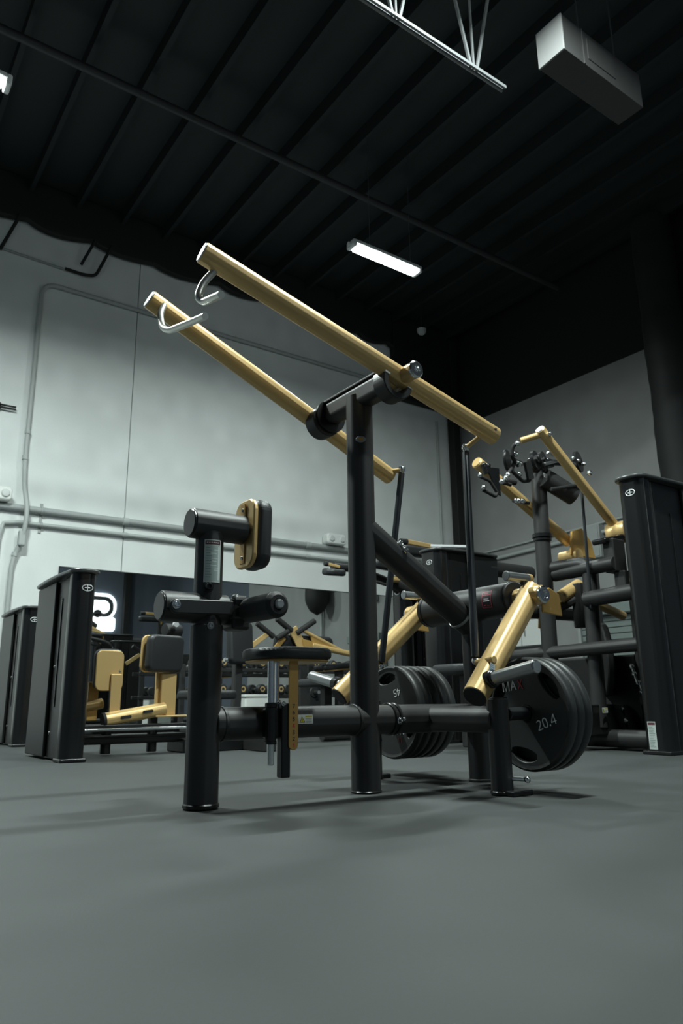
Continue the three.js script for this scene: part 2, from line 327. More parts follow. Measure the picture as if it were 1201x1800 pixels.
// ================================================================ roof things
{
  const ty = 4.9, tt = 6.4, tz = -.695, tr = thing('roof_truss', 'pale steel roof truss with diagonal webs at the top of the photo', 'truss', [.6, ty, tz]);
  for (const dz of [-.018, .018]) { part('bottom_chord', bx([-.61, ty + .012, tz + dz], [5.18, .028, .018], .003), M.trussPaint, tr); part('top_chord', bx([-.4, tt, tz + dz], [5.6, .028, .018], .003), M.trussPaint, tr); }
  for (let k = -5; k < 2; k++) { const x = .902 + k * .752; for (const d of [-.376, 0, .376]) part('web', bar([x + d * .08, ty + .02, tz], [x + d, tt, tz], d ? .022 : .016, d ? .02 : .016), M.trussPaint, tr); }
  single('roof_pipe', cyl([-5.2, 6.72, -4.2], [7.2, 6.72, -4.2], .045, 18), std({ color: lin(.03, .031, .033), roughness: .6 }), 'long dark pipe under the ceiling above the hanging strip light', 'pipe');
  const dy = 5.164, dz = -.356, du = thing('roof_duct', 'pale rectangular duct box, sides coloured darker as shade, high at the upper right', 'duct', [2.64, 5, dz]);
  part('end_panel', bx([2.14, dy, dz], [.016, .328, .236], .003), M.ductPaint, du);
  part('casing', bx([2.64, dy, dz], [.99, .323, .232], .003), M.ductShade, du);
  part('access_panel', bx([2.6, dy + .01, dz + .118], [.34, .195, .01], .003), M.ductShade, du);
  part('seam', bx([2.38, dy, dz + .118], [.014, .328, .012], .002), M.ductShade, du);
  for (const x of [2.53, 3.0]) part('hanger', cyl([x, dy + .15, dz], [x, 7.15, dz], .006, 8), M.steel, du);
  const cam = thing('ceiling_sensor', 'small pale dome fixed under the dark ceiling near the far corner', 'sensor', [5.95, 6.4, -6.1]);
  part('dome', turn([5.95, 6.36, -6.1], [0, 1, 0], [[0, 0], [.05, .012], [.075, .05], [.08, .1], [0, .1]], 24), M.conduit, cam); part('stem', cyl([5.95, 6.45, -6.1], [5.95, 7.1, -6.1], .012, 10), M.blackMatt, cam);
}
function stripLight(x, z, label, power, STRIP_Y = 5.35) {
  const L = .945, t = thing('strip_light', label, 'light', [x, STRIP_Y, z], undefined);
  part('housing', [bx([x, STRIP_Y + .05, z], [L, .05, .15], .015)], M.lampBody, t);
  part('diffuser', [slab(rrect(.13, .06, .025), [x, STRIP_Y + .012, z], [0, 0, 1], [0, 1, 0], L - .06, .01)], M.lampGlow, t);
  part('end_cap', [bx([x - L / 2 - .015, STRIP_Y + .03, z], [.05, .085, .15], .015), cyl([x - L / 2 - .07, STRIP_Y + .03, z], [x - L / 2 - .03, STRIP_Y + .03, z], .02, 14)], M.lampBody, t);
  part('end_cap', [bx([x + L / 2 + .015, STRIP_Y + .03, z], [.05, .085, .15], .015)], M.lampBody, t);
  const j0 = X0 + .3 + .62 * Math.round((x - .31 - X0 - .3) / .62);   // hung from the two nearest joists
  for (const jx of [j0, j0 + .62]) part('wire', cyl([jx, STRIP_Y + .07, z], [jx, CEIL - .2, z], .003, 6), M.steel, t);
  const l = new THREE.RectAreaLight(STRIP_TINT, STRIP_NITS * power, L - .06, .13);
  l.position.set(0, -.03, 0); l.rotation.x = -Math.PI / 2; t.add(l); l.name = 'strip_glow';
}
STRIPS.forEach(a => stripLight(...a));

// ================================================================ the plate-loaded pulldown machine
const PD = thing('pulldown_machine', 'black plate-loaded pulldown machine with long golden levers in the middle of the photo', 'gym machine', [0, 0, 0]);
{
  const B = M.black, G = M.gold, t = PD, ux = -.69;
  // front upright with its foot
  const up = part('front_upright', [cyl([ux, .012, 0], [ux, .605, 0], .057, 40), cyl([ux, .55, 0], [ux, .94, 0], .0505, 40)], B, t);
  part('foot', [cyl([ux, 0, 0], [ux, .022, 0], .061, 40, .008)], M.blackSatin, up);
  part('instruction_chart', wrapV(ux, 0, .0505, .752, .905, -.16, .062), S.chart, up, 'pale instruction chart with a dark red heading');
  part('bolt', bolt([ux - .02, .735, .047], [-.2, 0, 1], .013, .016), M.blackSatin, up);
  part('bolt', bolt([ux - .01, .6, .055], [-.1, 0, 1], .009, .008), M.steel, up);
  // chest pad on its short tube
  const ct = part('pad_tube', [cyl([ux - .075, .968, 0], [-.555, .966, 0], .0545, 40)], B, t);
  part('end_cap', cyl([ux - .082, .968, 0], [ux - .07, .968, 0], .051, 40), M.blackSatin, ct);
  const cp = part('chest_pad', slab(rrect(.15, .265, .05), [-.492, .956, -.012], [0, 0, -1], [.02, 1, 0], .068, .026), M.vinyl, t);
  part('pad_board', slab(rrect(.152, .262, .05), [-.536, .955, -.012], [0, 0, -1], [.02, 1, 0], .02, .005), M.gold, cp, 'golden backing board');
  part('pad_strip', bx([-.549, .955, -.012], [.006, .23, .035], .002), M.goldDeep, cp);
  part('bolt', [...bolt([-.551, 1.045, -.012], [-1, 0, 0], .006, .006), ...bolt([-.551, .862, -.012], [-1, 0, 0], .006, .006)], M.steel, cp);
  // thigh roller holder: tube, clamp plates, rollers on an axle
  const ht = part('roller_tube', cyl([ux - .175, .664, 0], [-.62, .664, 0], .053, 40), B, t);
  part('end_cap', cyl([ux - .18, .664, 0], [ux - .17, .664, 0], .049, 40), M.blackSatin, ht);
  for (const s of [-1, 1]) {
    const c = part('clamp_plate', slab(rrect(.285, .05, .024), [-.715, .662, s * .064], [1, .03, 0], [-.03, 1, 0], .014, .004), B, t);
    part('bolt', bolt([-.835, .664, s * .071], [0, 0, s], .011, .012), M.chrome, c);
  }
  part('roller_bracket', [bx([-.6, .663, 0], [.05, .075, .15], .012), bx([-.585, .615, .02], [.07, .05, .09], .012), cyl([-.615, .69, .06], [-.575, .69, .075], .02)], M.black, t);
  part('bolt', bolt([-.61, .7, .06], [-.3, 1, .3], .013, .012), M.steel, t);
  const ax = part('roller_axle', cyl([-.575, .655, -.31], [-.575, .655, .312], .012, 20), M.chrome, t);
  for (const s of [-1, 1]) {
    const z0 = s * .095, R = .044;
    const r = part('foam_roller', turn([-.575, .655, z0], [0, 0, s], [[.012, 0], [R - .01, 0], [R, .01], [R, .195], [R - .012, .208], [.02, .208], [.014, .2]], 36), M.foam, t);
    part('roller_cap', turn([-.575, .655, s * .302], [0, 0, s], [[0, .014], [.012, .014], [.016, .008], [.017, 0], [0, 0]], 24), M.steel, r);
  }
  // base
  const bt = part('base_tube', cyl([ux + .03, .27, 0], [.6, .268, 0], .057, 40), B, t);
  part('joint_collar', [ring([.118, .27, 0], [1, 0, 0], .064, .05, .016), ring([.14, .27, 0], [1, 0, 0], .064, .05, .012)], M.blackSatin, bt);
  part('weld_collar', [ring([ux + .065, .27, 0], [1, 0, 0], .06, .05, .012), ring([-.055, .27, 0], [1, 0, 0], .061, .05, .014)], B, bt);
  part('bolt', [...bolt([.128, .265, .062], [0, 0, 1], .01, .012), ...bolt([.15, .27, .058], [.3, 0, 1], .007, .01)], M.chrome, bt);
  { const g = new THREE.CylinderGeometry(.0583, .0583, .064, 10, 1, true, .4 - .03, .56); g.rotateZ(Math.PI / 2); g.rotateX(-.05); g.translate(-.313, .27, 0);
    // patch on the camera side of the tube
    const p = new THREE.PlaneGeometry(.064, .033, 1, 8), pos = p.attributes.position; for (let i = 0; i < pos.count; i++) { const a = .18 + pos.getY(i) / .0583; pos.setXYZ(i, pos.getX(i) - .313, .27 + Math.sin(a) * .0585, Math.cos(a) * .0585); } p.computeVertexNormals();
    part('warning_label', p, S.warn, bt, 'small white and yellow warning label'); }
  part('rear_crossbar', cyl([.335, .268, -.39], [.335, .268, .39], .05, 36), B, t);
  // main post
  const mp = part('main_post', cyl([0, .004, 0], [0, 1.63, 0], .0575, 44), B, t);
  part('foot', [cyl([0, 0, 0], [0, .01, 0], .06, 40, .003)], M.blackSatin, mp);
  { const g = slab(new THREE.Shape().absellipse(0, 0, .021, .014, 0, Math.PI * 2), [-.033, 1.417, .05], [.83, 0, .55], [0, 1, 0], .006, .001, 20); part('emblem', g, M.steel, mp, 'small oval maker badge'); }
  part('emblem_core', slab(new THREE.Shape().absellipse(0, 0, .011, .008, 0, Math.PI * 2), [-.034, 1.417, .0535], [.83, 0, .55], [0, 1, 0], .004, .001, 16), M.goldDeep, mp);
  // top crossbar with pivot forks
  const tb = part('top_crossbar', [bx([0, 1.625, -.005], [.088, .098, .43], .028), bx([0, 1.672, -.005], [.094, .012, .43], .004)], B, t);
  for (const s of [-1, 1]) {
    const sh = new THREE.Shape(); const tilt = s > 0 ? -.32 : -.38; sh.absarc(0, 0, .075, 0.12, Math.PI - .12, true); sh.absarc(0, 0, .048, Math.PI - .19, .19, false); sh.closePath();
    part('pivot_fork', slab(sh, [-.02, 1.594, s * .256], [Math.cos(tilt), Math.sin(tilt), 0], [-Math.sin(tilt), Math.cos(tilt), 0], .075, .004, 24), B, tb);
    for (const e of [-1, 1]) part('lit_fork_tip', bx([-.02 + e * .0615 * Math.cos(tilt) + .008 * Math.sin(-tilt), 1.594 + e * .0615 * Math.sin(tilt) + .008 * Math.cos(tilt), s * .258], [.028, .012, .08], .002, 0, tilt), M.cap, tb, 'fork tip face coloured bright as if lit');  // light on the black fork's end faces, put in as bright blocks
    part('washer', ring(s > 0 ? [0.01, 1.625, .2] : [-.005, 1.612, -.214], [0, 0, 1], s > 0 ? .066 : .078, .01, .014), M.blackSatin, tb);
  }
  // diagonal brace and rear frame
  const db = part('diagonal_brace', cyl([0, 1.047, 0], [.6, .672, 0], .057, 40), B, t);
  part('weld_collar', ring([.545, .706, 0], [.6, -.375, 0], .062, .05, .014), M.steel, db);
  part('bolt', [...bolt([.175, .99, .04], [.2, .6, .8], .011, .014), ...bolt([.19, .962, .055], [.2, .2, 1], .011, .012)], M.chrome, db);
  const lb = part('lower_crossbar', cyl([.61, .757, -.285], [.61, .757, .275], .074, 44), B, t);
  for (const s of [-1, 1]) part('end_ring', ring([.61, .757, s * .262], [0, 0, 1], .0765, .03, .014), M.blackSatin, lb);
  { const p = new THREE.PlaneGeometry(.058, .075, 1, 8), pos = p.attributes.position; for (let i = 0; i < pos.count; i++) { const a = .05 + pos.getY(i) / .0745; pos.setXYZ(i, .61 - Math.cos(a) * .0755, .757 + Math.sin(a) * .0755, .175 + pos.getX(i)); } p.computeVertexNormals(); part('red_label', p, S.redTag, lb, 'small black label framed in red'); }
  part('rear_leg', [cyl([.622, .004, 0], [.618, .74, 0], .05, 36), cyl([.622, 0, 0], [.622, .012, 0], .054, 36)], B, t);
  for (const s of [-1, 1]) {
    const l = part('side_leg', [cyl([.335, .006, s * .39], [.335, .345, s * .39], .041, 36)], B, t);
    part('foot', [cyl([.335, 0, s * .39], [.335, .018, s * .39], .045, 36, .006), bx([.365, .01, s * .415], [.11, .02, .1], .006)], M.blackSatin, l);
    part('leg_cap', cyl([.335, .34, s * .39], [.335, .35, s * .39], .038, 36), M.blackSatin, l);
    part('plate_peg', cyl([.36, .288, s * .415], [s > 0 ? .63 : .74, .289, s * .415], .0245, 28), M.rod, l);
    part('stop_pin', [cyl([.35, .058, s * .42], [.37, .058, s * .475], .007, 16), ball([.372, .058, s * .48], .012), cyl([.365, .06, s * .41], [.38, .06, s * .46], .005, 12)], M.chrome, l);
    part('leg_stay', bar([.335, .24, s * .34], [.335, .06, s * .385], .02, .008), M.steel, l);
  }
  // seat
  const st = part('seat', slab(rrect(.312, .30, .12), [-.36, .512, 0], [1, 0, 0], [0, 0, -1], .042, .016, 20), M.vinyl, t);
  part('seat_board', slab(rrect(.29, .27, .105), [-.36, .487, 0], [1, 0, 0], [0, 0, -1], .009, .003, 20), M.goldDeep, st);
  const sp = part('seat_post', [cyl([-.475, .131, .085], [-.475, .486, .085], .0125, 24), cyl([-.436, .3, .06], [-.436, .486, .06], .008, 16)], M.chrome, t);
  part('post_sleeve', [cyl([-.475, .322, .085], [-.475, .34, .085], .021, 24), cyl([-.475, .208, .085], [-.475, .325, .085], .019, 24), cyl([-.475, .2, .085], [-.475, .213, .085], .021, 24), bx([-.455, .27, .065], [.07, .1, .03], .006)], M.blackSatin, sp);
  part('adjuster_tube', [bx([-.419, .212, .08], [.036, .25, .036], .005)], M.blackSatin, t);
  part('adjuster_knob', [ball([-.44, .342, .085], .007), ...bolt([-.43, .335, .098], [0, 0, 1], .006, .006)], M.chrome, t);
  const sc = part('height_scale', slab(rrect(.038, .312, .0185), [-.393, .334, .101], [1, 0, 0], [0, 1, 0], .006, .0015), M.goldDeep, t, 'golden height scale numbered 7 to 1');
  '7654321'.split('').forEach((c, i) => part('numeral', text(c, .014, [-.393, .327 - i * .0222, .1038], [1, 0, 0], [0, 1, 0], .0008), i % 3 === 0 && i ? M.red : M.ink, sc));
  // upper levers with handles, hubs, stubs and link rods
  const UL = [
    { f: [-.862, 1.908, .225], r: [.515, 1.462, .303], hub: .275, s: 1 },
    { f: [-.872, 1.955, -.265], r: [.432, 1.424, -.325], hub: -.29, s: -1 },
  ];
  for (const u of UL) {
    const f = A(u.f), r = A(u.r), d = r.clone().sub(f), at = k => f.clone().addScaledVector(d, k).toArray();
    const lev = part('upper_lever', cyl(u.f, u.r, .0405, 40), G, t);
    const n = d.clone().normalize();
    part('lever_cap', cyl(f.clone().addScaledVector(n, -.004).toArray(), f.clone().addScaledVector(n, .006).toArray(), .0375, 36), M.cap, lev, 'silver end cap');
    const kx = (-.0 - u.f[0] + .01) / d.x, hb = at(kx);
    part('pivot_hub', cyl([hb[0], hb[1], hb[2] - u.s * .05], [hb[0], hb[1], hb[2] + (u.s > 0 ? .09 : -.052)], .034, 32), G, lev);
    part('pivot_bolt', [turn([hb[0], hb[1], hb[2] + (u.s > 0 ? .09 : -.052)], [0, 0, u.s], [[.036, -.004], [.036, .006], [.03, .011], [.016, .011], [.012, .004], [0, .004]], 32), ball([hb[0] + .004, hb[1], hb[2] + (u.s > 0 ? .098 : -.06)], .008)], M.chrome, lev);
    if (u.s > 0) {
      part('rod_stub', cyl([.452, 1.462, .29], [.416, 1.416, .226], .0105, 16), G, lev);
      part('grub_hole', ring([.482, 1.478, .3405], [0, .25, 1], .008, .004, .006, 16), M.ink, lev);
      const h = part('handle', pipe([[-.80, 1.868, .225], [-.845, 1.80, .2], [-.862, 1.74, .2], [-.85, 1.712, .225], [-.853, 1.668, .375]], .0135, .035, 16), M.handle, lev, 'bent silver grip');
      const ro = part('link_rod', cyl([.414, 1.395, .22], [.288, .5, .335], .0155, 24), M.rod, t);
      part('rod_end', [ball([.415, 1.416, .22], .017), cyl([.415, 1.412, .22], [.412, 1.375, .222], .010, 16), ring([.415, 1.416, .22], [-.5, -.5, -.7], .019, .009, .014, 20), ball([.287, .487, .337], .016)], M.chrome, ro);
    } else {
      part('rod_stub', cyl([.398, 1.44, -.322], [.448, 1.447, -.262], .0125, 16), G, lev);
      part('handle', pipe([[-.82, 1.93, -.235], [-.842, 1.875, -.215], [-.848, 1.79, -.17], [-.846, 1.742, -.09], [-.845, 1.685, .12], [-.845, 1.655, .235]], .013, .04, 16), M.handle, lev, 'bent silver grip');
      const ro = part('link_rod', cyl([.452, 1.432, -.262], [.357, .515, -.338], .0155, 24), M.rod, t);
      part('rod_end', [ball([.454, 1.45, -.26], .017), cyl([.454, 1.446, -.26], [.451, 1.41, -.262], .010, 16), ring([.454, 1.45, -.26], [-.3, 0, 1], .02, .01, .014, 20), ball([.355, .498, -.34], .016)], M.chrome, ro);
    }
  }
  // lower levers with loading sleeves
  for (const s of [1, -1]) {
    const top = [.645, .79, s * .338], bot = s > 0 ? [.19, .352, .418] : [.172, .362, -.42];
    const lev = part('lower_lever', cyl(top, bot, .0475, 40), G, t);
    const d = A(bot).sub(A(top)).normalize();
    part('lever_cap', cyl(A(bot).addScaledVector(d, -.006).toArray(), A(bot).addScaledVector(d, .004).toArray(), .0455, 36), M.blackMatt, lev, 'black end plug');
    part('pivot_hub', [cyl([.61, .757, s * .285], [.61, .757, s * .42], .04, 32)], G, lev);
    part('pivot_bolt', turn([.61, .757, s * .42], [0, 0, s], [[.036, -.002], [.036, .007], [.03, .012], [.018, .012], [.013, .004], [0, .004]], 32), M.chrome, lev);
    part('hub_bracket', slab(poly([[-.05, -.05], [.07, -.06], [.06, .03], [0, .055], [-.05, .03]]), [.655, .735, s * .415], [1, 0, 0], [0, 1, 0], .012, .003), M.goldDeep, lev);
    const sy = .455, base = s > 0 ? [.243, .408, .42] : [.2, .412, -.44], tip = s > 0 ? [.238, .452, .675] : [.2, .462, -.69];
    const sl = part('loading_sleeve', cyl(base, tip, .0245, 32), M.steel, lev, 'bare steel plate sleeve');
    const sd = A(tip).sub(A(base)).normalize(), P = k => A(base).addScaledVector(sd, k).toArray();
    part('sleeve_collar', [cyl(P(.015), P(.05), .033, 32), cyl(P(.05), P(.058), .029, 32)], M.blackSatin, sl);
    part('sleeve_cap', cyl(P(.25), P(.262), .0225, 28), M.chrome, sl);
    part('rod_pin', [cyl([.285, .478, s * .345], [.275, .487, s * .446], .015, 20)], G, lev);
    if (s > 0) { const q = new THREE.PlaneGeometry(.026, .04); q.rotateZ(-.5); q.rotateX(-.12); q.translate(.243, .452, .4605); part('small_label', q, S.silver, lev); }
    part('bumper', [cyl([.5, .838, s * .33], [.63, .838, s * .33], .019, 24), cyl([.505, .838, s * .33], [.495, .838, s * .33], .021, 24)], M.steel, lev);
    part('bumper_end', cyl([.625, .838, s * .33], [.65, .838, s * .33], .0195, 24), G, lev);
    part('bumper_bracket', bar([.6, .83, s * .33], [.625, .77, s * .33], .02, .03), M.black, lev);
  }
}
// ---------------------------------------------------------------- weight plates
function makePlate(R, T, angles) { // built flat on the yz plane, facing -x, hub at the origin
  const o = new THREE.Group(); 
  const sh = new THREE.Shape().absarc(0, 0, R * .93, 0, Math.PI * 2);
  sh.holes.push(new THREE.Path().absarc(0, 0, .0255, 0, Math.PI * 2, true));
  for (const a of angles) {
    const h = new THREE.Path(), th = a * Math.PI / 180, w = .062, d = .023, R0 = R * .72, pts = [];
    const c = Math.cos(th), s = Math.sin(th);
    for (let i = 0; i <= 12; i++) { const k = -1 + 2 * i / 12; pts.push([k * w, d * Math.sqrt(1 - k * k * .7) + .004 - .012 * k * k]); }
    for (let i = 0; i <= 12; i++) { const k = 1 - 2 * i / 12; pts.push([k * w * .96, -d * Math.sqrt(1 - k * k * .75)]); }
    pts.map(p => [c * (R0 + p[1]) - s * p[0], s * (R0 + p[1]) + c * p[0]]).forEach((p, i) => i ? h.lineTo(p[0], p[1]) : h.moveTo(p[0], p[1])); h.closePath(); sh.holes.push(h);
  }
  const web = slab(sh, [T / 2, 0, 0], [0, 0, 1], [0, 1, 0], T * .72, .003, 48);
  const rim = turn([0, 0, 0], [1, 0, 0], [[R * .9, T * .1], [R * .93, .003], [R * .955, 0], [R * .985, T * .12], [R, T * .3], [R, T * .72], [R * .985, T * .9], [R * .955, T], [R * .92, T * .97], [R * .9, T * .9], [R * .9, T * .1]], 72);
  const disc = part('disc', web, M.rubber, o); part('rim', rim, M.rubber, o); part('hub_ring', ring([T / 2, 0, 0], [1, 0, 0], .034, .0255, T * .86), M.blackSatin, o);
  return o;
}
const inPlane = a => [[0, Math.sin(a), Math.cos(a)], [0, Math.cos(a), -Math.sin(a)]]; // baseline turned by a, seen from -x
{
  const R = .214, T = .043, face = T * .14 - .0012 + .0002;
  // near stack
  const labs = ['black rubber plate printed 20.4, front of the three on the short leg', 'black rubber plate, middle of the three on the short leg nearest the camera', 'black rubber plate, rearmost of the three on the short leg nearest the camera'];
  let p0;
  for (let i = 0; i < 3; i++) {
    const o = i ? p0.clone() : makePlate(R, T, [42, 150, 260]); if (!i) p0 = o;
    o.name = numbered('weight_plate'); o.position.set(.462 + i * (T + .0005), .288, .415); o.rotation.x = -i * .7 ; if (!i) o.rotation.x = 0;
    o.userData = { label: labs[i], category: 'weight plate', group: 'weight plates stacked on the right side of the machine' }; scene.add(o);
  }
  // print on the foremost one only
  const f = (o, nm, s, z, sy, y, a, m) => { const [ex, ey] = inPlane(a); const g = text(s, sy, [0, 0, 0], ex, ey, .0012, thin); g.translate(face, y, z); const k = new THREE.Mesh(norm(g), m); k.name = nm; o.add(k); };
  f(p0, 'number_print', '20.4', .094, .037, -.031, .33, M.print);
  f(p0, 'mark_print', 'MA', -.078, .037, .104, .1, M.print); f(p0, 'mark_print', 'X', -.022, .037, .11, .1, M.red);
  // far stack
  const R2 = .214, T2 = .046;
  const labF = ['black rubber plate with an upside-down 45, front of the stack behind the main post', 'black rubber plate, second of five behind the main post', 'black rubber plate, third and middle of the five behind the main post', 'black rubber plate, fourth of five behind the main post', 'black rubber plate, rearmost of the five behind the main post'];
  let q0;
  for (let i = 0; i < 5; i++) {
    const o = i ? q0.clone() : makePlate(R2, T2, [100, 218, 338]); if (!i) q0 = o;
    o.name = numbered('weight_plate'); o.position.set(.462 + i * (T2 + .001), .290, -.415); o.rotation.x = .35 + i * .9;
    o.userData = { label: labF[i], category: 'weight plate', group: 'weight plates stacked on the far side of the machine' }; scene.add(o);
  }
  q0.rotation.x = 0;
  f(q0, 'number_print', '45', .05, .034, .088, Math.PI + .18, M.print);
  f(q0, 'mark_print', 'MAX', .05, .032, -.088, Math.PI + .1, M.print); f(q0, 'mark_print', 'LL', .06, .022, -.128, Math.PI + .1, M.red);
}
// ================================================================ selectorized machines around it
// weight tower: end face at local x = 0, long axis +x, both long sides alike; built in place, turned by ry about its foot
function tower(parent, base, ry, L, W, H, dark, label) {
  const tr = g => { g.rotateY(ry); g.translate(...base); return g; };
  const sec = (x0, x1, w, r) => { const s = rrect(x1 - x0, w, r); const g = new THREE.ExtrudeGeometry(s, { depth: H - .02, bevelEnabled: false, curveSegments: 10 }); g.rotateX(-Math.PI / 2); g.translate((x0 + x1) / 2, .01, 0); return toCreasedNormals(g, .6); };
  const body = part('weight_tower', [tr(sec(0, .15, W, .06)), tr(sec(.12, L - .02, W - .055, .01)), tr(bx([.07, .012, 0], [.16, .024, W + .01], .008))], M.panel, parent, label);
  const x1 = .15 + .36 * (L - .15);
  for (const s of [-1, 1]) {
    part('recess_panel', tr(bx([(.17 + x1) / 2, H / 2, s * (W / 2 - .03)], [x1 - .17, H - .03, .012], .004)), M.acrylic, body, 'glossy dark panel set back beside the column');
    part('side_panel', tr(bx([(x1 + L) / 2, H / 2, s * (W / 2 - .012)], [L - x1 - .01, H - .03, .022], .008)), M.shield, body, 'flat black side shield');
    part('guide_strip', tr(bx([.19 + .5 * (x1 - .17), H * .58, s * (W / 2 - .022)], [.012, H * .6, .008], .003)), M.panel, body);
    for (const k of [.14, .5]) part('screw', tr(turn([x1 - .03, H * k, s * (W / 2 - .024)], [0, 0, s], [[.009, 0], [.009, .003], [.006, .005], [0, .005]], 14)), M.steel, body);
  }
  const cs = new THREE.Shape(); const w = W / 2 + .022;
  cs.moveTo(.06, -w); cs.quadraticCurveTo(-.03, -w, -.035, 0); cs.quadraticCurveTo(-.03, w, .06, w); cs.quadraticCurveTo(L * .5, w + .035, L - .03, w); cs.quadraticCurveTo(L + .03, w * .8, L + .03, 0); cs.quadraticCurveTo(L + .03, -w * .8, L - .03, -w); cs.quadraticCurveTo(L * .5, -w - .035, .06, -w);
  part('tower_cap', tr(slab(cs, [0, H + .002, 0], [1, 0, 0], [0, 0, -1], .024, .009, 16)), M.towerCap, body);
  const e = new THREE.Shape().absellipse(0, 0, .036, .023, 0, Math.PI * 2); e.holes.push(new THREE.Path().absellipse(0, 0, .030, .017, 0, Math.PI * 2, true));
  part('emblem', [tr(slab(e, [-.001, H - .105, .012], [0, 0, 1], [0, 1, 0], .006, .001, 20)), tr(bx([-.002, H - .105, .012], [.005, .034, .006], .001)), tr(bx([-.002, H - .105, .012], [.005, .006, .034], .001))], M.cap, body, 'oval silver badge');
  return body;
}
const C = (p, q, r) => cyl(p, q, r, 28);
{ // hip machine at the left
  const t = thing('hip_machine', 'low hip machine with golden thigh pads and a black tower, left of the front upright', 'gym machine', [-.44, 0, -2.35]);
  tower(t, [-.44, 0, -2.35], Math.PI / 2, .9, .15, 1.165, 0, 'slim black weight tower');
  const z = -2.8;
  // pad seen from its golden back
  const p1 = part('thigh_pad', slab(rrect(.2, .28, .05), [-.10, .575, z - .045], [1, 0, -.1], [0, 1, 0], .07, .02), M.vinyl, t);
  part('pad_board', slab(rrect(.2, .275, .045), [-.104, .565, z], [1, 0, -.1], [0, 1, 0], .016, .004), M.gold, p1, 'golden back plate');
  part('bolt', [...bolt([-.17, .56, z + .008], [0, 0, 1], .007, .006)], M.chrome, p1); part('bolt', [...bolt([-.03, .56, z + .001], [0, 0, 1], .007, .006)], M.chrome, p1);
  part('pad_arm', [bx([-.06, .37, z + .02], [.075, .34, .02], .004)], M.gold, t); part('pad_arm', [bx([-.17, .36, z - .12], [.07, .26, .02], .004)], M.goldDeep, t);
  // pad seen from its black front
  const p2 = part('thigh_pad', slab(rrect(.30, .265, .05), [.285, .69, z + .02], [1, 0, -.25], [.04, 1, 0], .075, .024), M.vinyl, t);
  part('pad_board', slab(rrect(.30, .265, .05), [.262, .69, z - .045], [1, 0, -.25], [.04, 1, 0], .02, .005), M.gold, p2, 'golden edge board');
  part('pad_arm', [bx([.335, .40, z - .02], [.115, .30, .05], .006), bx([.28, .42, z - .05], [.05, .28, .03], .004)], M.gold, t);
  part('arm_plate', bx([.38, .252, z], [.32, .012, .14], .004), M.gold, t);
  const tb = part('arm_tube', C([-.135, .236, z + .05], [.30, .302, z + .03], .046), M.gold, t);
  part('tube_end', C([-.15, .234, z + .05], [-.128, .238, z + .05], .048), M.blackMatt, tb);
  for (const [x, y] of [[.0, .252], [.155, .287]]) part('slot', slab(rrect(.075, .02, .0098), [x, y, z + .0915], [1, .12, 0], [-.12, 1, 0], .01, .002), M.blackMatt, tb);
  part('arm_tube', C([-.30, .31, z - .12], [-.10, .345, z - .12], .036), M.gold, t);
  // backrest
  const b = part('backrest', slab(rrect(.25, .36, .05), [1.11, .825, -3.2], [1, 0, -.2], [0, 1, -.1], .08, .026), M.vinyl, t);
  part('backrest_post', bar([1.1, .05, -3.24], [1.14, .98, -3.27], .07, .07, .01), M.black, t);
  part('seat', slab(rrect(.4, .36, .08), [.78, .40, -3.1], [1, 0, 0], [0, 0, -1], .07, .025), M.vinyl, t);
  part('side_roller', turn([.44, .90, -3.2], [1, 0, -.2], [[0, 0], [.05, .004], [.055, .02], [.055, .13], [.05, .145], [0, .15]], 24), M.foam, t);
  part('roller_cap', turn([.5, .94, -3.13], [0, 0, 1], [[0, 0], [.022, 0], [.022, .03], [0, .03]], 20), M.cap, t);
  part('handle', C([.96, .68, -3.18], [1.2, .686, -3.18], .017), M.chrome, t); part('handle_grip', C([.62, .62, -3.0], [.86, .63, -3.0], .02), M.gripRubber, t);
  // base rails
  part('base_rail', C([-.4, .105, z], [.95, .1, z], .03), M.black, t); part('base_rail', bx([.05, .19, z + .06], [.95, .03, .05], .006), M.blackSatin, t); part('base_rail', bx([.0, .155, z - .06], [.9, .03, .05], .006), M.black, t);
  part('guide_rod', C([-.36, .175, z + .12], [.5, .172, z + .12], .011), M.chrome, t);
  part('base_foot', bx([.66, .05, z - .02], [.5, .1, .3], .01), M.blackSatin, t); part('cross_foot', bx([.93, .05, -2.75], [.1, .1, .8], .01), M.black, t);
  part('pivot_post', C([.25, .01, z - .06], [.25, .25, z - .06], .035), M.black, t); part('pivot_post', C([-.08, .01, z - .06], [-.08, .25, z - .06], .035), M.black, t);
  part('seat_post', C([.82, .01, -3.1], [.8, .38, -3.1], .04), M.black, t);
}
{ // tower of the next machine, at the left edge
  const t = thing('weight_stack', 'slim black weight tower at the left edge, half hidden by the nearer one', 'gym machine', [-.27, 0, -4.42]);
  tower(t, [-.27, 0, -4.42], Math.PI / 2, .9, .15, 1.165, 0);
  part('base_rail', C([-.2, .06, -5.2], [.7, .06, -5.2], .04), M.black, t);
}
